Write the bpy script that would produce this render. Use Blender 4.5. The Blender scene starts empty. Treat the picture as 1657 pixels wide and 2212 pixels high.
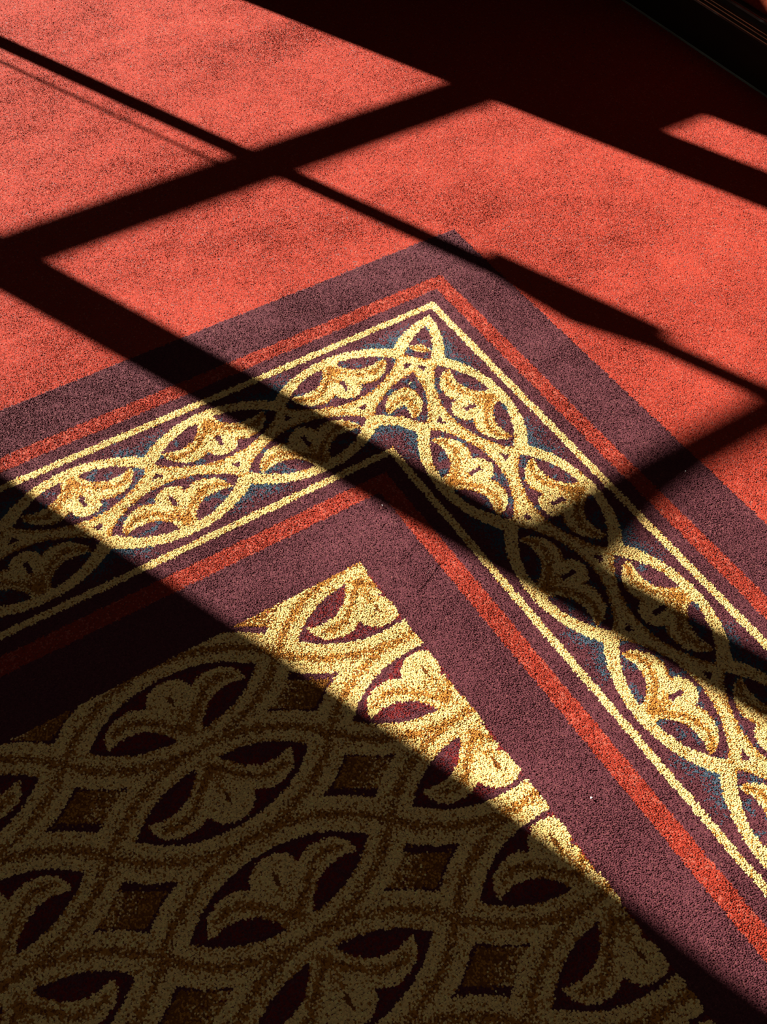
import bpy, math
import numpy as np
from mathutils import Matrix, Vector

# ------------------------------------------------------------------ camera, sky, sun, exposure
U = 0.5                                    # metres per pattern unit (width of the patterned border = 1 unit)
sc = bpy.context.scene
col = sc.collection
CAM = np.array([2.31816702, 2.92989354, 2.87509308]) * U
RIGHT = Vector((-0.83914681, 0.54337169, 0.02407988))
DOWN = Vector((0.41531974, 0.6687215, -0.61670177))
FWD = Vector((-0.35120102, -0.50750247, -0.7868285))
cam_data = bpy.data.cameras.new('camera')
cam = bpy.data.objects.new('camera', cam_data)
col.objects.link(cam)
M = Matrix((RIGHT, -DOWN, -FWD)).transposed().to_4x4()
M.translation = Vector(CAM)
cam.matrix_world = M
cam_data.sensor_fit = 'VERTICAL'
cam_data.sensor_height = 36.0
cam_data.lens = 2425.6 / 2212.0 * 36.0
cam_data.clip_start = 0.05
sc.camera = cam

AZ = math.radians(-68.0)                   # compass direction of the sun over the carpet
EL = math.radians(24.0)
SUN_DIR = Vector((math.cos(AZ) * math.cos(EL), math.sin(AZ) * math.cos(EL), math.sin(EL)))
sun_data = bpy.data.lights.new('sun', 'SUN')
sun_data.energy = 32.5
sun_data.angle = math.radians(0.50)
sun_data.color = (1.0, 0.95, 0.86)
sun = bpy.data.objects.new('sun', sun_data)
sun.rotation_euler = SUN_DIR.to_track_quat('Z', 'Y').to_euler()
sun.location = (4, -9, 5)
col.objects.link(sun)

world = bpy.data.worlds.new('sky')
sc.world = world
world.use_nodes = True
wn = world.node_tree.nodes
sky = wn.new('ShaderNodeTexSky')
sky.sky_type = 'NISHITA'
sky.sun_disc = False
sky.sun_elevation = EL
sky.sun_rotation = math.atan2(SUN_DIR.x, SUN_DIR.y)
wn['Background'].inputs['Strength'].default_value = 0.05
world.node_tree.links.new(sky.outputs[0], wn['Background'].inputs['Color'])

sc.view_settings.view_transform = 'Standard'
sc.view_settings.look = 'None'
sc.view_settings.gamma = 1.0
sc.view_settings.exposure = 0.0
sc.view_settings.use_curve_mapping = False

FILL_W = 6.3                               # watts of the added fill lamp

# ------------------------------------------------------------------ helpers
def mat(name, color, rough=0.6, metal=0.0, spec=0.5, coat=0.0, grain=None, bump=0.0):
    m = bpy.data.materials.new(name)
    m.use_nodes = True
    nt = m.node_tree
    b = nt.nodes['Principled BSDF']
    b.inputs['Base Color'].default_value = (*color, 1)
    b.inputs['Roughness'].default_value = rough
    b.inputs['Metallic'].default_value = metal
    b.inputs['Specular IOR Level'].default_value = spec
    b.inputs['Coat Weight'].default_value = coat
    if grain:
        tc = nt.nodes.new('ShaderNodeTexCoord')
        mp = nt.nodes.new('ShaderNodeMapping')
        mp.inputs['Scale'].default_value = grain
        nz = nt.nodes.new('ShaderNodeTexNoise')
        nz.inputs['Scale'].default_value = 1.0
        nz.inputs['Detail'].default_value = 6.0
        rp = nt.nodes.new('ShaderNodeValToRGB')
        rp.color_ramp.elements[0].position = 0.3
        rp.color_ramp.elements[1].position = 0.7
        rp.color_ramp.elements[0].color = (*[c * 0.7 for c in color], 1)
        rp.color_ramp.elements[1].color = (*[min(1, c * 1.25) for c in color], 1)
        nt.links.new(tc.outputs['Object'], mp.inputs['Vector'])
        nt.links.new(mp.outputs[0], nz.inputs['Vector'])
        nt.links.new(nz.outputs[0], rp.inputs[0])
        nt.links.new(rp.outputs[0], b.inputs['Base Color'])
        if bump:
            bp = nt.nodes.new('ShaderNodeBump')
            bp.inputs['Strength'].default_value = bump
            bp.inputs['Distance'].default_value = 0.002
            nt.links.new(nz.outputs[0], bp.inputs['Height'])
            nt.links.new(bp.outputs[0], b.inputs['Normal'])
    return m

def link(name, me, parent=None, loc=None):
    o = bpy.data.objects.new(name, me)
    col.objects.link(o)
    if parent is not None:
        o.parent = parent
    if loc is not None:
        o.location = loc
    return o

def mesh_from(name, verts, faces, m):
    me = bpy.data.meshes.new(name)
    me.from_pydata([tuple(map(float, v)) for v in verts], [], faces)
    me.materials.append(m)
    me.update()
    return me

def box(name, x0, x1, y0, y1, z0, z1, m, parent=None, bev=0.0):
    v = [(x, y, z) for z in (z0, z1) for y in (y0, y1) for x in (x0, x1)]
    f = [(0, 2, 3, 1), (4, 5, 7, 6), (0, 1, 5, 4), (2, 6, 7, 3), (0, 4, 6, 2), (1, 3, 7, 5)]
    o = link(name, mesh_from(name, v, f, m), parent)
    if bev:
        b = o.modifiers.new('bevel', 'BEVEL')
        b.width = bev
        b.segments = 2
    return o

def profile_y(name, prof, y0, y1, m, parent=None, smooth=False):
    """closed (x, z) outline swept along y"""
    n = len(prof)
    v = [(x, y0, z) for x, z in prof] + [(x, y1, z) for x, z in prof]
    f = [(i, (i + 1) % n, n + (i + 1) % n, n + i) for i in range(n)]
    f += [tuple(range(n))[::-1], tuple(range(n, 2 * n))]
    me = mesh_from(name, v, f, m)
    if smooth:
        for p in me.polygons:
            p.use_smooth = True
    return link(name, me, parent)

def structure(o):
    o['kind'] = 'structure'
    return o

def tag(o, label, cat, group=None):
    o['label'] = label
    o['category'] = cat
    if group:
        o['group'] = group
    return o

# ------------------------------------------------------------------ the room
X0, X1 = -1.87 * U, 6.2 * U                # right wall (seen top right), left wall
Y0, Y1 = -4.6 * U, 6.0 * U                 # window wall, wall behind the camera
ZC = 2.75
wall_m = mat('dark_wall_panelling', (0.030, 0.042, 0.032), 0.9, grain=(6, 6, 6))
ceil_m = mat('dark_ceiling_paint', (0.040, 0.050, 0.042), 0.9, grain=(5, 5, 5))
red_m = mat('red_wall_covering', (0.10, 0.020, 0.010), 0.85, spec=0.0, grain=(160, 160, 160), bump=0.3)
strip_m = mat('grey_foot_strip', (0.16, 0.19, 0.15), 0.4, grain=(90, 8, 90))
dark_m = mat('dark_polished_wood', (0.013, 0.014, 0.009), 0.28, spec=0.4, coat=0.25, grain=(60, 3, 60))
bead_m = mat('worn_gilt_bead', (0.62, 0.40, 0.22), 0.5, metal=0.15, grain=(90, 20, 90))
frame_m = mat('dark_window_wood', (0.05, 0.028, 0.016), 0.45, grain=(30, 30, 4))
sub_m = mat('screed', (0.16, 0.14, 0.12), 0.9, grain=(12, 12, 12))

T = 0.16
structure(box('floor', X0 - T, X1 + T, Y0 - T, Y1 + T, -0.14, -0.006, sub_m))
structure(box('ceiling', X0 - T, X1 + T, Y0 - T, Y1 + T, ZC, ZC + 0.12, ceil_m))
structure(box('wall_right', X0 - T, X0, Y0, Y1, -0.006, ZC, red_m))
structure(box('wall_left', X1, X1 + T, Y0, Y1, -0.006, ZC, wall_m))
structure(box('wall_back', X0 - T, X1 + T, Y1, Y1 + T, -0.006, ZC, wall_m))

# skirting along the right wall: dark board, three gilt beads, cove cap with a reddish lip
def hz(h):
    return h * U
sk = bpy.data.objects.new('baseboard_right', None)
col.objects.link(sk)
structure(sk)
sk['label'] = 'dark polished skirting board with three thin gilt beads along the red wall'
XS = X0
profile_y('board', [(XS, 0), (XS + 0.030, 0), (XS + 0.030, 0.104), (XS + 0.028, 0.110), (XS, 0.110)], Y0 + 0.01, Y1 - 0.01, dark_m, sk)
profile_y('cap', [(XS, 0.110), (XS + 0.027, 0.110), (XS + 0.026, 0.132), (XS + 0.020, 0.140), (XS + 0.016, 0.147), (XS, 0.147)], Y0 + 0.01, Y1 - 0.01, dark_m, sk)
def bead(x, z, r, name, m):
    pr = [(x + r * math.cos(a * math.pi / 4), z + r * math.sin(a * math.pi / 4)) for a in range(8)]
    return profile_y(name, pr, Y0 + 0.01, Y1 - 0.01, m, sk, True)
bead(XS + 0.0285, 0.1085, 0.0011, 'bead', bead_m)
bead(XS + 0.0275, 0.1175, 0.0011, 'bead', bead_m)
bead(XS + 0.0270, 0.1250, 0.0010, 'bead', bead_m)
bead(XS + 0.0175, 0.1455, 0.0012, 'red_lip', red_m)
profile_y('foot_strip', [(XS + 0.030, 0.0), (XS + 0.0318, 0.0), (XS + 0.0316, 0.004), (XS + 0.030, 0.005)], Y0 + 0.01, Y1 - 0.01, strip_m, sk)

# ------------------------------------------------------------------ window wall: every bar stands where its shadow comes from
V0, D = -4.6, 0.06
KH = 0.927 / math.tan(EL)
def ux(off, outer=False):                  # shadow line offset -> u on the wall
    return (off - 0.375 * (V0 - D if outer else V0)) / 0.927
def hv(v, outer=False):                    # shadow line v -> height on the wall
    return (v - V0 + (D if outer else 0)) / KH
def wbox(name, off0, off1, h0, h1, m, parent, d0=D, d1=0.0):
    return box(name, ux(off0, True) * U, ux(off1) * U, (V0 - d0) * U, (V0 + d1) * U, h0 * U, h1 * U, m, parent)
win = bpy.data.objects.new('window_1', None)
col.objects.link(win)
structure(win)
HT, HB = 4.3, 0.35                         # head and sill of the glass (units)
H2a, H2b = hv(-0.915, True), hv(-0.650)
H4a, H4b = hv(1.358, True), hv(1.518)
wbox('mullion', 1.119, 1.349, 0.1, HT, frame_m, win)
wbox('mullion', 0.066, 0.151, HB, HT, frame_m, win)
wbox('mullion', -1.155, -0.895, 0.1, HT, frame_m, win)
wbox('jamb', 2.65, 2.80, 0.1, HT, frame_m, win)
wbox('transom', 1.20, 2.7, H2a, H2b, frame_m, win)
wbox('transom', -0.95, 1.20, H2a, H2b, frame_m, win)
wbox('transom', -0.95, 0.10, H4a, H4b, frame_m, win)
tp = [(0.05, 1.352), (1.16, 1.352), (1.16, 1.665), (1.03, 1.635), (0.86, 1.580), (0.71, 1.540), (0.55, 1.522), (0.30, 1.518), (0.05, 1.518)]  # transom outline thickened at one end to shape its shadow
tq = [(ux(o) * U, hv(v) * U) for o, v in tp]
nq = len(tq)
link('shaped_transom', mesh_from('shaped_transom', [(x, (V0 - 0.03) * U, z) for x, z in tq] + [(x, V0 * U, z) for x, z in tq],
     [(i, (i + 1) % nq, nq + (i + 1) % nq, nq + i) for i in range(nq)] + [tuple(range(nq)), tuple(range(2 * nq - 1, nq - 1, -1))], frame_m), win)
wbox('head_rail', -2.1, 2.80, HT, HT + 0.15, frame_m, win)
wbox('sill', -0.95, 2.80, HB - 0.12, HB, frame_m, win)
wbox('panel', -1.45, -1.10, 0.1, hv(-0.118, True), frame_m, win)     # solid panel under the narrow light
wbox('jamb', -1.78, -1.385, 0.1, HT, frame_m, win)
wbox('panel', -2.05, -1.75, 0.1, hv(0.40, True), frame_m, win)  # solid panel under the added light that suns the red wall
wbox('jamb', -2.2, -1.97, 0.1, HT, frame_m, win)
# lock case and lever on the meeting bar
wbox('lock_case', 0.012, 0.150, hv(0.185, True), hv(0.955), dark_m, win, D, 0.0)
lv = [(0.10, 0.26), (0.150, 0.30), (0.170, 0.42), (0.188, 0.56), (0.205, 0.69), (0.176, 0.84), (0.154, 0.95), (0.10, 1.02)]
lp = [(ux(o - 0.0) * U, hv(v) * U) for o, v in lv]
n = len(lp)
lvv = [(x, (V0 - 0.02) * U, z) for x, z in lp] + [(x, V0 * U, z) for x, z in lp]
link('lever_handle', mesh_from('lever_handle', lvv, [(i, (i + 1) % n, n + (i + 1) % n, n + i) for i in range(n)] + [tuple(range(n)), tuple(range(2 * n - 1, n - 1, -1))], dark_m), win)
# unseen rod set outside the lower light to cast a soft line; brackets added
VR = -4.92
rx, ry, rr = (0.2285 - 0.375 * VR) / 0.927 * U, VR * U, 0.0050
rt = (-0.90 - VR) / KH * U
rodv = [(rx + rr * math.cos(a * math.pi / 4), ry + rr * math.sin(a * math.pi / 4), z) for z in (HB * U - 0.03, rt) for a in range(8)]
link('shadow_rod', mesh_from('shadow_rod', rodv, [(i, (i + 1) % 8, 8 + (i + 1) % 8, 8 + i) for i in range(8)] + [tuple(range(8)), tuple(range(15, 7, -1))], dark_m), win)
for z in (HB * U - 0.03, rt - 0.008):
    box('bracket', rx - 0.005, rx + 0.005, ry, (V0 - D) * U, z, z + 0.008, dark_m, win)
# glass
gm = bpy.data.materials.new('window_glass')
gm.use_nodes = True
nt = gm.node_tree
nt.nodes.remove(nt.nodes['Principled BSDF'])
tr = nt.nodes.new('ShaderNodeBsdfTransparent')
tr.inputs[0].default_value = (0.97, 0.98, 0.97, 1)
gl = nt.nodes.new('ShaderNodeBsdfGlossy')
gl.inputs['Roughness'].default_value = 0.02
fr = nt.nodes.new('ShaderNodeFresnel')
mx = nt.nodes.new('ShaderNodeMixShader')
nt.links.new(fr.outputs[0], mx.inputs[0])
nt.links.new(tr.outputs[0], mx.inputs[1])
nt.links.new(gl.outputs[0], mx.inputs[2])
nt.links.new(mx.outputs[0], nt.nodes['Material Output'].inputs[0])
def pane(o0, o1, h0, h1):
    y = (V0 - 0.03) * U
    x0, x1 = ux(o0) * U - 0.01, ux(o1) * U + 0.01
    me = mesh_from('pane', [(x0, y, h0 * U), (x1, y, h0 * U), (x1, y, h1 * U), (x0, y, h1 * U)], [(0, 1, 2, 3)], gm)
    link('pane', me, win)
for o0, o1 in ((0.150, 1.119), (-0.895, 0.073)):
    pane(o0, o1, HB, H2a)
    pane(o0, o1, H2b, H4a)
    pane(o0, o1, H4b, HT)
pane(1.349, 2.65, HB, H2a)
pane(1.349, 2.65, H2b, HT)
pane(-1.385, -1.155, hv(-0.118, True), HT)
pane(-1.97, -1.78, hv(0.40, True), HT)  # narrow light added so sun reaches the red wall
# the wall round the window
wl, wr = ux(2.76) * U, ux(-2.15) * U
ya, yb = (V0 - 0.20) * U, (V0 - 0.0) * U
wv, wf = [], []
def addb(x0, x1, z0, z1):
    b = len(wv)
    wv.extend([(x, y, z) for z in (z0, z1) for y in (ya, yb) for x in (x0, x1)])
    wf.extend([tuple(b + i for i in q) for q in ((0, 2, 3, 1), (4, 5, 7, 6), (0, 1, 5, 4), (2, 6, 7, 3), (0, 4, 6, 2), (1, 3, 7, 5))])
addb(wl, X1 + T, -0.006, ZC)
addb(X0 - T, wr, -0.006, ZC)
addb(wr, wl, (HT + 0.1) * U, ZC)
addb(wr, wl, -0.006, (HB - 0.08) * U)
structure(link('wall_window', mesh_from('wall_window', wv, wf, wall_m)))

# unseen drape, added; its edge is shaped to throw the big diagonal shadow
cur_m = mat('drape_cloth', (0.10, 0.035, 0.025), 0.9, grain=(40, 40, 4))
VC = V0 + 0.22
cu, cf = [], []
NZ, NX = 40, 60
for iz in range(NZ + 1):
    h = 0.05 + (4.55 - 0.05) * iz / NZ
    vs = VC + h * KH
    off = np.interp(vs, [-3, 0.9, 1.6, 2.1, 2.45, 2.85, 3.4], [1.968, 1.968, 1.975, 1.985, 2.015, 2.055, 2.07])
    ue = (off - 0.375 * VC) / 0.927
    for ix in range(NX + 1):
        a = ix / NX
        cu.append(((ue + a * 1.35) * U, (VC - 0.045 + 0.045 * math.cos(a * 2 * math.pi * 9)) * U, h * U))
for iz in range(NZ):
    for ix in range(NX):
        i = iz * (NX + 1) + ix
        cf.append((i, i + 1, i + NX + 2, i + NX + 1))
curt = link('shadow_drape', mesh_from('shadow_drape', cu, cf, cur_m))
for pg in curt.data.polygons:
    pg.use_smooth = True
sol = curt.modifiers.new('thickness', 'SOLIDIFY')
sol.thickness = 0.002
tag(curt, 'unseen dark red drape added beside the tall window to throw the diagonal shadow', 'shadow_drape')

# added fill lamp, out of view, dressed as a pendant to lift the shadows
def lathe(name, prof, m, parent, seg=28):
    vv = [(r * math.cos(2 * math.pi * k / seg), r * math.sin(2 * math.pi * k / seg), z) for r, z in prof for k in range(seg)]
    ff = [(i * seg + k, i * seg + (k + 1) % seg, (i + 1) * seg + (k + 1) % seg, (i + 1) * seg + k) for i in range(len(prof) - 1) for k in range(seg)]
    me = mesh_from(name, vv, ff, m)
    for pg in me.polygons:
        pg.use_smooth = True
    return link(name, me, parent)
fill = bpy.data.objects.new('fill_lamp', None)
col.objects.link(fill)
fill.location = (2.05 * U, 2.35 * U, 1.62)
tag(fill, 'added fill lamp in a dark metal shade, out of view over the carpet', 'lamp')
lamp_m = mat('dark_lamp_metal', (0.03, 0.025, 0.02), 0.4, metal=0.7)
bulb_m = bpy.data.materials.new('fill_bulb')
bulb_m.use_nodes = True
bulb_m.node_tree.nodes['Principled BSDF'].inputs['Emission Color'].default_value = (1, 0.93, 0.82, 1)
bulb_m.node_tree.nodes['Principled BSDF'].inputs['Emission Strength'].default_value = 6.0
lathe('cord', [(0.004, ZC - 1.62), (0.004, 0.10)], lamp_m, fill)
lathe('rose', [(0.0, ZC - 1.621), (0.05, ZC - 1.621), (0.045, ZC - 1.655), (0.0, ZC - 1.66)], lamp_m, fill)
lathe('shade', [(0.012, 0.13), (0.03, 0.10), (0.06, 0.085), (0.115, 0.05), (0.15, 0.012), (0.148, 0.010), (0.112, 0.046), (0.058, 0.081), (0.028, 0.096), (0.010, 0.096)], lamp_m, fill)
lathe('bulb', [(0.0, -0.012), (0.012, -0.008), (0.022, 0.006), (0.026, 0.022), (0.022, 0.042), (0.013, 0.062), (0.012, 0.09)], bulb_m, fill)
ld = bpy.data.lights.new('fill_light', 'POINT')
ld.energy = FILL_W
ld.color = (1.0, 0.96, 0.94)
ld.shadow_soft_size = 0.03
lo = bpy.data.objects.new('fill_light', ld)
lo.location = (0, 0, -0.045)
lo.parent = fill
col.objects.link(lo)

# ------------------------------------------------------------------ the carpet
rng = np.random.default_rng(7)
def vnoise(x, y, seed):
    r = np.random.default_rng(seed).random((64, 64))
    xi, yi = np.floor(x).astype(int), np.floor(y).astype(int)
    fx, fy = x - xi, y - yi
    fx, fy = fx * fx * (3 - 2 * fx), fy * fy * (3 - 2 * fy)
    g = lambda a, b: r[a % 64, b % 64]
    return (g(xi, yi) * (1 - fx) + g(xi + 1, yi) * fx) * (1 - fy) + (g(xi, yi + 1) * (1 - fx) + g(xi + 1, yi + 1) * fx) * fy

def inpoly(px, py, poly):
    c = np.zeros(px.shape, bool)
    n = len(poly)
    for i in range(n):
        x1, y1 = poly[i]
        x2, y2 = poly[(i + 1) % n]
        if y1 == y2:
            continue
        m = (y1 > py) != (y2 > py)
        c ^= m & (px < (x2 - x1) * (py - y1) / (y2 - y1) + x1)
    return c

def segdist(px, py, line):
    d = np.full(px.shape, 9.0)
    for (x1, y1), (x2, y2) in zip(line[:-1], line[1:]):
        dx, dy = x2 - x1, y2 - y1
        t = np.clip(((px - x1) * dx + (py - y1) * dy) / (dx * dx + dy * dy), 0, 1)
        d = np.minimum(d, np.hypot(px - x1 - t * dx, py - y1 - t * dy))
    return d

# yarn colours
YARN = {
    'red': (0.325, 0.033, 0.017), 'red_light': (0.40, 0.075, 0.045), 'stripe': (0.275, 0.028, 0.014),
    'purple': (0.090, 0.023, 0.030), 'cream': (0.88, 0.62, 0.23), 'orange': (0.45, 0.185, 0.030), 'brown': (0.22, 0.075, 0.012),
    'blue': (0.042, 0.066, 0.092), 'dark_red': (0.155, 0.014, 0.014),
}
NAMES = list(YARN)
PAL = np.array([YARN[k] for k in NAMES])
IX = {k: i for i, k in enumerate(NAMES)}

# border motif, half outlines; x along the leg, y across it from the outer side
B_INT = [(0, .409), (.05, .411), (.09, .418), (.14, .437), (.175, .458), (.205, .480), (.233, .503), (.212, .527), (.18, .549), (.14, .570), (.10, .587), (.06, .598), (0, .604)]
B_PALM = [(0, .40), (.032, .40), (.034, .425), (.045, .446), (.075, .474), (.110, .487), (.150, .487), (.194, .474), (.192, .500), (.176, .524), (.152, .546), (.122, .559), (.094, .562), (.071, .556), (.053, .546), (.046, .567), (.026, .582), (0, .590)]
B_RIDGE = [(0.0, .425), (.030, .466), (.072, .503), (.118, .520), (.160, .511), (.186, .488)]
B_EDGE = [(.034, .420), (.045, .446), (.075, .474), (.105, .486)]
B_NOTCH = [(.053, .546), (.092, .562), (.125, .558)]
# centre motif, half outlines about the middle of the pointed oval; y grows towards the base of the palmette
C_INT = [(0, -.104), (.05, -.101), (.10, -.092), (.15, -.077), (.20, -.051), (.265, 0), (.235, .030), (.20, .055), (.15, .080), (.10, .095), (.05, .103), (0, .105)]
C_PALM = [(0, .115), (.038, .115), (.040, .098), (.052, .076), (.085, .040), (.125, .019), (.170, .014), (.219, .025), (.213, -.006), (.195, -.034), (.162, -.051), (.122, -.056), (.094, -.050), (.070, -.035), (.063, -.058), (.045, -.077), (.022, -.088), (0, -.090)]
C_RIDGE = [(0, .085), (.030, .060), (.060, .028), (.10, -.008), (.14, -.020), (.18, -.010)]
C_EDGE = [(.042, .09), (.055, .072), (.085, .040)]

class Part:
    FIELD, OUTER, STRIPE1, INNER1, LINE1, PANEL, LINE2, INNER2, STRIPE2, BAND2, LACE, CENTRE, LATTICE = range(13)
PALM_B, PALM_C, LOZ = 1000, 20000, 40000

def weave(u, v):
    """part id and yarn index of every tuft at (u, v)"""
    n = len(u)
    rnd = rng.random(n)
    r2 = rng.random(n)
    part = np.full(n, Part.FIELD)
    yarn = np.full(n, IX['red'])
    yarn[rnd < 0.05] = IX['red_light']
    ju = u + rng.normal(0, .0016, n)
    jv = v + rng.normal(0, .0016, n)
    t = np.minimum(ju, jv)
    s = np.maximum(ju, jv)
    def band(a, b, pid, y):
        m = (t >= a) & (t < b)
        part[m] = pid
        yarn[m] = IX[y]
        return m
    band(0, .204, Part.OUTER, 'purple')
    for a, b, pid in ((.204, .2665, Part.STRIPE1), (.9355, 1.0, Part.STRIPE2)):
        m = band(a, b, pid, 'stripe')
        c = vnoise(u / .02, v / .02, 3)
        yarn[m & (rnd < 0.10 + 0.35 * (c > 0.72))] = IX['red_light']
    band(.2665, .318, Part.INNER1, 'purple')
    m1 = band(.318, .346, Part.LINE1, 'cream')
    band(.346, .855, Part.PANEL, 'purple')
    m2 = band(.855, .881, Part.LINE2, 'cream')
    yarn[(m1 | m2) & (rnd < 0.10)] = IX['orange']
    band(.881, .9355, Part.INNER2, 'purple')
    band(1.0, 99, Part.BAND2, 'purple')

    # ---- border panel
    k = np.where((t > .346) & (t < .855))[0]
    S, TT = s[k], t[k]
    left = ju[k] > jv[k]
    py = np.full(len(k), IX['purple'])
    pp = np.full(len(k), Part.PANEL)
    clump = vnoise(u[k] / .018, v[k] / .018, 11)
    gold_lo = np.zeros(len(k), bool)
    near_blue = np.zeros(len(k))
    cellinfo = []
    for row in (0, 1):
        c0 = .842 if row == 0 else .592
        ds = ((S - c0 + .25) % .5) - .25
        ci = np.floor((S - c0 + .25) / .5).astype(int)
        y = TT if row == 0 else 1.2005 - TT
        ax = np.abs(ds)
        arc = .372 + .418 - np.sqrt(np.maximum(.418 ** 2 - ds ** 2, 0))
        cellinfo.append((ds, ci, y, ax, arc))
        gd = np.hypot(ax - .25, (y - .452) * 0.9)
        inside = (y < arc)
        ga = arc - y
        b = np.clip(1.45 - gd / .100, 0, 1) * np.exp(-(ga / .042) ** 2)
        near_blue = np.maximum(near_blue, np.where(inside & (ga < .08), b, 0))
        if row == 0:
            env0 = ~inside
        else:
            env1 = ~inside
    gold = env0 & env1
    blue_n = vnoise(u[k] / .03, v[k] / .03, 5)
    isb = (~gold) & (r2[k] < near_blue * (0.78 + .4 * blue_n))
    py[isb] = IX['blue']
    g_or = 0.08 + 0.12 * (clump > .66)
    pp[gold] = Part.LACE
    py[gold] = np.where(rnd[k][gold] < g_or[gold], IX['orange'], IX['cream'])
    for row in (0, 1):
        ds, ci, y, ax, arc = cellinfo[row]
        inn = inpoly(ax, y, B_INT) & gold
        # small dark wedge beside each knot
        a2 = .25 - ax
        wedge = (y > .537) & (y < .562) & (a2 < .020 * (y - .537) / .025) & (a2 >= 0)
        # orange shading along the lower rim of the ovals
        rim = segdist(ax, y, B_INT[6:])
        sh = gold & ~inn & (y > .5) & (rim < .018)
        py[sh & (r2[k] < .75 - rim / .024)] = IX['orange']
        py[inn] = IX['purple']
        pp[inn] = Part.PANEL
        pocket = vnoise(u[k] / .022, v[k] / .022, 17 + row)
        py[inn & (r2[k] < np.clip((pocket - .52) * 2.4, 0, .75))] = IX['blue']
        palm = inpoly(ax, y, B_PALM) & inn
        pid = PALM_B + row * 200 + np.where(left, 0, 1) * 100 + ci + 10
        pp[palm] = pid[palm]
        d1 = segdist(ax, y, B_RIDGE)
        d2 = np.minimum(segdist(ax, y, B_EDGE), segdist(ax, y, B_NOTCH))
        po = .08 + .85 * np.exp(-(d1 / .0115) ** 2) + .75 * np.exp(-(d2 / .0075) ** 2) + .55 * np.exp(-(ax / .02) ** 2) * (y < .50)
        py[palm] = np.where(rnd[k][palm] < po[palm], IX['orange'], IX['cream'])
        br = palm & (rnd[k] < .22 * np.exp(-(d1 / .008) ** 2) + .22 * np.exp(-(d2 / .005) ** 2))
        py[br] = IX['brown']
        slit = palm & (y > .497) & (y < .547) & (ax < .0085 * np.clip((.55 - np.abs(y - .527)) / .55, 0, 1))
        py[slit] = IX['purple']
        py[wedge & gold] = IX['purple']
    part[k] = pp
    yarn[k] = py

    # ---- centre field
    k = np.where((ju > 1.205) & (jv > 1.205))[0]
    cu_, cv_ = ju[k], jv[k]
    PU, PV = .672, .3055
    a = (cu_ - 1.925) / PU
    b = (cv_ - 1.354) / PV
    i, j = np.floor(a + .5).astype(int), np.floor(b + .5).astype(int)
    sg = np.where((i + j) % 2 == 0, 1.0, -1.0)
    x = (a - i) * PU
    y = (b - j) * PV
    ax, ys = np.abs(x), y * sg
    clump = vnoise(u[k] / .02, v[k] / .02, 21)
    rn, rm = rnd[k], r2[k]
    pp = np.full(len(k), Part.LATTICE)
    py = np.where(rn < .08 + .12 * (clump > .64), IX['orange'], IX['cream'])
    # brown contour lines running along the middle of the straps
    R = (.336 ** 2 + .153 ** 2) / (2 * .153)
    d = np.abs(np.hypot(ax, np.abs(y) + (R - .153)) - R)
    p_l = .88 * np.exp(-(d / .0145) ** 2)
    dn = np.hypot(ax - .336, np.abs(y))
    p_l = np.maximum(p_l, .5 * np.exp(-(dn / .03) ** 2))
    py[rn < p_l] = IX['orange']
    py[rm < p_l * .30] = IX['brown']
    inn = inpoly(ax, ys, C_INT)
    rimd = segdist(ax, ys, C_INT)
    py[~inn & (rimd < .012) & (rm < .30) & (ys > 0)] = IX['orange']
    pp[inn] = Part.CENTRE
    py[inn] = IX['purple']
    core = np.clip((rimd - .006) / .012, 0, 1)
    pk = vnoise(u[k] / .02, v[k] / .02, 23)
    py[inn & (rm < core * (.15 + .7 * pk) )] = IX['dark_red']
    palm = inn & inpoly(ax, ys, C_PALM) & (np.minimum(cu_, cv_) > np.where(ys < .015, 1.204 + 11 * np.maximum(np.abs(ys + .042) - .012, 0) ** 2, 1.211))
    pp[palm] = (PALM_C + (i + 20) * 100 + j + 20)[palm]
    d1 = segdist(ax, ys, C_RIDGE)
    d2 = segdist(ax, ys, C_EDGE)
    po = .09 + .8 * np.exp(-(d1 / .012) ** 2) + .6 * np.exp(-(d2 / .008) ** 2) + .5 * np.exp(-(ax / .016) ** 2) * (ys > 0)
    py[palm] = np.where(rn[palm] < po[palm], IX['orange'], IX['cream'])
    py[palm & (rm < .30 * np.exp(-(d1 / .009) ** 2))] = IX['brown']
    slit = palm & (ys > -.045) & (ys < 0) & (np.abs(ax - .0) < .007 * (1 - np.abs(ys + .022) / .03))
    py[slit] = IX['brown']
    # lozenges between the ovals
    li, lj = np.floor(a).astype(int), np.floor(b).astype(int)
    lx = (a - li - .5) * PU
    ly = (b - lj - .5) * PV
    lsg = np.where((li + lj) % 2 == 0, 1.0, -1.0)
    lx2, ly2 = -lx * lsg, ly * lsg
    # slightly hollow-sided diamond
    f = np.abs(lx2) / .121 + np.abs(ly2) / .077
    loz = f < 1 - .10 * np.sin(np.clip(np.abs(lx2) / .121, 0, 1) * np.pi)
    pp[loz] = (LOZ + (li + 20) * 100 + lj + 20)[loz]
    e_tr = 1 - (lx2 / .121 - ly2 / .077)       # distance from each of the four sides
    e_tl = 1 - (-lx2 / .121 - ly2 / .077)
    e_lb = 1 - (-lx2 / .121 + ly2 / .077)
    e_rb = 1 - (lx2 / .121 + ly2 / .077)
    pb_ = np.clip(.18 + .34 * e_rb, 0, .72)     # darker towards one corner, fading into the strap at the other
    py[loz] = np.where(rn[loz] < pb_[loz], IX['brown'], np.where(rn[loz] < (pb_ + .38)[loz], IX['orange'], np.where(rm[loz] < .12, IX['dark_red'], IX['cream'])))
    dark = (e_tr < .15) | (e_tl < .20) | (e_lb < .40)
    py[loz & dark & (rm < .95)] = IX['purple']
    part[k] = pp
    yarn[k] = py
    return part, yarn

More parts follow.
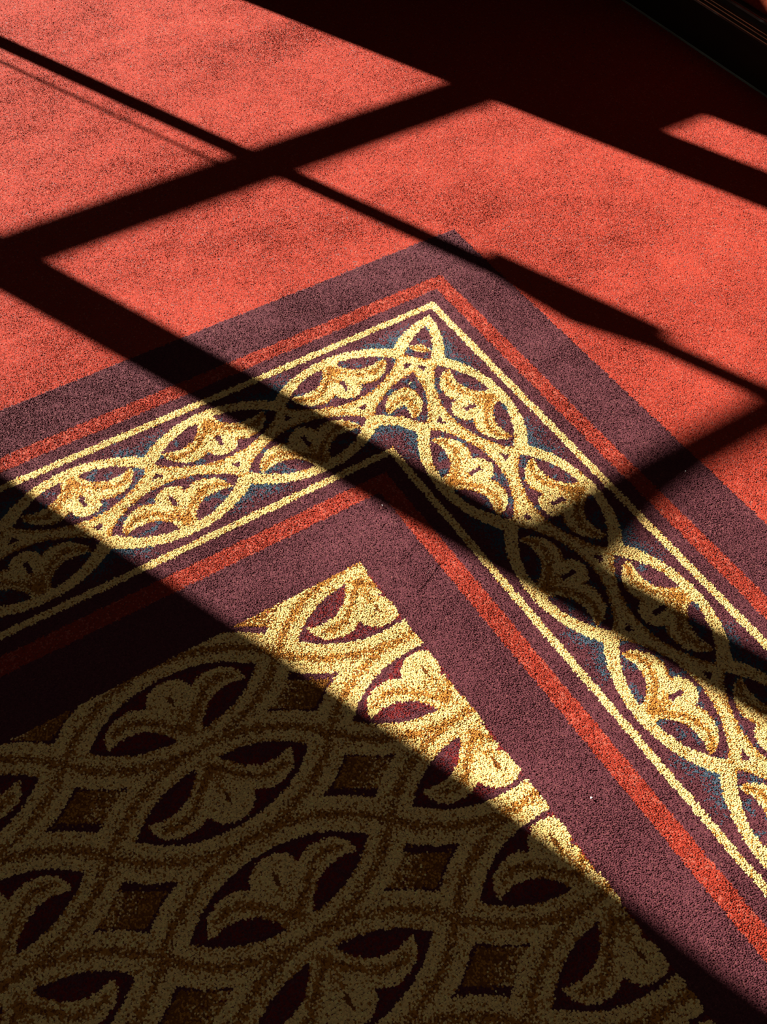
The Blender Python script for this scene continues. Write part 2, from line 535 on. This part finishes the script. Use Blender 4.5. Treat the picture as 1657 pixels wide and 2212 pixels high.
# tuft positions: fine over everything the picture shows and a margin, coarser beyond
def corner(px, py):
    d = RIGHT * ((px - 828.5) / 2425.6) + DOWN * ((py - 1106) / 2425.6) + FWD
    k = -CAM[2] / d.z
    return ((CAM[0] + k * d.x) / U, (CAM[1] + k * d.y) / U)
quad = [corner(-170, -130), corner(1657 + 170, -130), corner(1657 + 200, 2212 + 260), corner(-200, 2212 + 260)]
UMIN, UMAX, VMIN, VMAX = -1.81, 6.18, -4.58, 5.98
def grid(g, u0, u1, v0, v1):
    a, b = np.meshgrid(np.arange(u0, u1, g), np.arange(v0, v1, g), indexing='ij')
    a = a + (np.arange(b.shape[1]) % 2)[None, :] * g * .5
    a, b = a.ravel(), b.ravel()
    return a + rng.uniform(-.32, .32, a.size) * g, b + rng.uniform(-.32, .32, a.size) * g
qa = np.array(quad)
def depth(u, v):                           # distance along the view axis, in units
    return (u - CAM[0] / U) * FWD.x + (v - CAM[1] / U) * FWD.y - CAM[2] / U * FWD.z
U0, U1, W0, W1 = max(UMIN, qa[:, 0].min()), qa[:, 0].max(), max(VMIN, qa[:, 1].min()), qa[:, 1].max()
ZONES = [(0, 3.7, .0048), (3.7, 4.5, .0056), (4.5, 5.4, .0064), (5.4, 99, .0072)]
pu, pv, pg_ = [], [], []
for z0, z1, g in ZONES:
    gu, gv = grid(g, U0, U1, W0, W1)
    dz = depth(gu, gv) + (vnoise(gu / .03, gv / .03, 77) - .5) * .5
    mk = (dz >= z0) & (dz < z1) & inpoly(gu, gv, quad)
    pu.append(gu[mk])
    pv.append(gv[mk])
    pg_.append(np.full(mk.sum(), g))
nf = sum(len(q) for q in pu)
G2 = .026
cu2, cv2 = grid(G2, UMIN, UMAX, VMIN, VMAX)
mk = ~inpoly(cu2, cv2, quad)
tu = np.concatenate(pu + [cu2[mk]])
tv = np.concatenate(pv + [cv2[mk]])
tg = np.concatenate(pg_ + [np.full(mk.sum(), G2)])
part, yarn = weave(tu, tv)
NT = len(tu)

# yarn colour of each tuft
isred = np.isin(yarn, [IX['red'], IX['red_light']])
colr = PAL[yarn].copy()
lum = 1 + rng.normal(0, 1, NT) * np.where(isred, .07, .11)
golds = np.isin(yarn, [IX['cream'], IX['orange'], IX['brown']])
lum = np.where(golds, 1 + rng.normal(0, .13, NT), lum)
colr = np.clip(colr * np.clip(lum, .55, 1.5)[:, None], 0, .93)

# shape of each tuft: four-sided tip, leaning with the brushed nap
nap = (vnoise(tu / .42 + 7.3, tv / .23 + 1.1, 31) - .5) * .85 + (vnoise(tu / .13, tv / .10, 32) - .5) * .55 + (vnoise(tu / .05, tv / .035, 33) - .5) * .45
nap2 = (vnoise(tu / .30 + 3.3, tv / .40 + 5.1, 34) - .5) * .9
hgt = tg * np.where(isred, np.clip(.32 + rng.normal(0, .10, NT), .10, .7), np.clip(.48 + rng.normal(0, .15, NT), .12, 1.0))
hgt = np.where(golds & (tg < .01), hgt + .0007, hgt)
apx = tu + tg * (rng.uniform(-.32, .32, NT) + .30 * nap2)
apy = tv + tg * (rng.uniform(-.32, .32, NT) + .50 * nap)
rot = rng.uniform(0, math.pi / 2, NT)
rad = tg * rng.uniform(.74, .98, NT)
VX = np.empty((NT, 5, 3), np.float32)
for q in range(4):
    an = rot + q * math.pi / 2
    VX[:, q, 0] = tu + rad * np.cos(an)
    VX[:, q, 1] = tv + rad * np.sin(an)
    VX[:, q, 2] = -.0006
VX[:, 4, 0], VX[:, 4, 1], VX[:, 4, 2] = apx, apy, hgt
VX *= U

# pile shader: matt wool with a little light passing through the fibres
cm = bpy.data.materials.new('cut_wool_pile')
cm.use_nodes = True
nt = cm.node_tree
pb = nt.nodes['Principled BSDF']
at = nt.nodes.new('ShaderNodeAttribute')
at.attribute_name = 'yarn'
pb.inputs['Roughness'].default_value = 0.85
pb.inputs['Specular IOR Level'].default_value = 0.08
pb.inputs['Sheen Weight'].default_value = 0.05
pb.inputs['Sheen Roughness'].default_value = 0.45
tl = nt.nodes.new('ShaderNodeBsdfTranslucent')
mx = nt.nodes.new('ShaderNodeMixShader')
mx.inputs[0].default_value = 0.38
nt.links.new(at.outputs['Color'], pb.inputs['Base Color'])
nt.links.new(at.outputs['Color'], tl.inputs['Color'])
nt.links.new(pb.outputs[0], mx.inputs[1])
nt.links.new(tl.outputs[0], mx.inputs[2])
nt.links.new(mx.outputs[0], nt.nodes['Material Output'].inputs[0])

FQ = np.array([[0, 1, 4], [1, 2, 4], [2, 3, 4], [3, 0, 4]], np.int32)
def pile(name, idx, parent):
    n = len(idx)
    me = bpy.data.meshes.new(name)
    v = VX[idx].reshape(-1, 3)
    me.vertices.add(n * 5)
    me.vertices.foreach_set('co', v.ravel())
    me.loops.add(n * 12)
    f = (FQ[None] + (np.arange(n, dtype=np.int32) * 5)[:, None, None]).reshape(-1)
    me.loops.foreach_set('vertex_index', f)
    me.polygons.add(n * 4)
    me.polygons.foreach_set('loop_start', np.arange(0, n * 12, 3, dtype=np.int32))
    ca = me.attributes.new('yarn', 'FLOAT_COLOR', 'POINT')
    c4 = np.ones((n, 5, 4), np.float32)
    c4[:, :, :3] = colr[idx][:, None, :]
    ca.data.foreach_set('color', c4.ravel())
    me.materials.append(cm)
    me.update()
    return link(name, me, parent)

carpet = bpy.data.objects.new('carpet', None)
col.objects.link(carpet)
tag(carpet, 'red fitted wool carpet with a mitred purple, red and gold border', 'carpet')
back_m = mat('carpet_backing', (0.10, 0.022, 0.018), 0.95, grain=(200, 200, 200))
box('backing', X0 + 0.031, X1 - 0.002, Y0 + 0.002, Y1 - 0.002, -0.006, -0.0002, back_m, carpet)
order = np.argsort(part, kind='stable')
ids, start = np.unique(part[order], return_index=True)
groups = {int(p): order[a:b] for p, a, b in zip(ids, start, list(start[1:]) + [NT])}
pn = {Part.FIELD: ('red_field', 'plain red field'), Part.OUTER: ('purple_band', 'wide outer purple band'), Part.STRIPE1: ('red_stripe', 'outer red stripe'),
      Part.INNER1: ('purple_band', 'narrow purple band inside the outer red stripe'), Part.LINE1: ('gold_line', 'outer gold line'),
      Part.LINE2: ('gold_line', 'inner gold line'), Part.INNER2: ('purple_band', 'narrow purple band outside the inner red stripe'),
      Part.STRIPE2: ('red_stripe', 'inner red stripe'), Part.BAND2: ('purple_band', 'wide inner purple band')}
for pid, (nm, lb) in pn.items():
    pile(nm, groups[pid], carpet)['label'] = lb
panel = pile('border_panel', groups[Part.PANEL], carpet)
panel['label'] = 'purple and blue ground of the border of interlaced gold ovals'
pile('interlaced_straps', groups[Part.LACE], panel)
centre = pile('centre_panel', groups[Part.CENTRE], carpet)
centre['label'] = 'dark purple and red ground of the gold lattice in the middle'
pile('gold_lattice', groups[Part.LATTICE], centre)
infine = np.zeros(NT, bool)
infine[:nf] = True
rest_b, rest_c = [], []
for pid in sorted(groups):
    if pid < 1000:
        continue
    g = groups[pid]
    fine = infine[g].mean() > .5
    if pid < PALM_C:
        pile('palmette', g, panel) if fine and len(g) > 60 else rest_b.append(g)
    elif pid < LOZ:
        pile('palmette', g, centre) if fine and len(g) > 60 else rest_c.append(g)
    else:
        pile('lozenge', g, centre) if fine and len(g) > 60 else rest_c.append(g)
if rest_b:
    pile('far_palmettes', np.concatenate(rest_b), panel)['kind'] = 'stuff'
if rest_c:
    pile('far_palmettes', np.concatenate(rest_c), centre)['kind'] = 'stuff'
print('tufts', NT, 'fine', nf)

# ------------------------------------------------------------------ lint and a loose thread lying on the pile
lint_m = mat('white_lint', (0.80, 0.80, 0.76), 0.8)
thread_m = mat('mauve_thread', (0.50, 0.30, 0.32), 0.8)
def lint(px, py, r, seed, label):
    g = np.random.default_rng(seed)
    u, v = corner(px, py)
    vs, fs = [], []
    for i, zz in enumerate((-.8, 0.0, .8)):
        for k in range(6):
            a = k * math.pi / 3 + i * .5
            q = r * (1 - .45 * abs(zz)) * g.uniform(.7, 1.25)
            vs.append((q * math.cos(a) * 1.3, q * math.sin(a), zz * r * .6))
    for i in range(2):
        for k in range(6):
            fs.append((i * 6 + k, i * 6 + (k + 1) % 6, i * 6 + 6 + (k + 1) % 6, i * 6 + 6 + k))
    fs += [(5, 4, 3, 2, 1, 0), (12, 13, 14, 15, 16, 17)]
    o = link('lint_speck', mesh_from('lint_speck', vs, fs, lint_m), None, (u * U, v * U, 0.0028 + r * .3))
    tag(o, label, 'lint', 'white lint specks on the carpet')
lint(1277, 1725, .0014, 1, 'white lint speck on the wide purple band beside the lower gold lattice edge')
lint(826, 1094, .0012, 2, 'white lint speck at the shadowed inner corner of the inner red stripe')
lint(780, 937, .0012, 3, 'white lint speck in the dark pocket of an oval left of the inner gold corner')
lint(1480, 1020, .0009, 4, 'tiny white lint speck in the shadow across the outer purple band')
tpts = [corner(*q) for q in ((893, 1276), (908, 1260), (922, 1243), (934, 1224), (944, 1213), (950, 1211))]
tv_, tf_ = [], []
for i, (u, v) in enumerate(tpts):
    for k in range(5):
        a = k * 2 * math.pi / 5
        tv_.append((u * U + .00042 * math.cos(a), v * U, .0036 + .00042 * math.sin(a) + .0003 * (i % 2)))
for i in range(len(tpts) - 1):
    for k in range(5):
        tf_.append((i * 5 + k, i * 5 + (k + 1) % 5, i * 5 + 5 + (k + 1) % 5, i * 5 + 5 + k))
tag(link('loose_thread', mesh_from('loose_thread', tv_, tf_, thread_m)), 'thin mauve loose thread lying on the purple band near the gold lattice corner', 'thread')
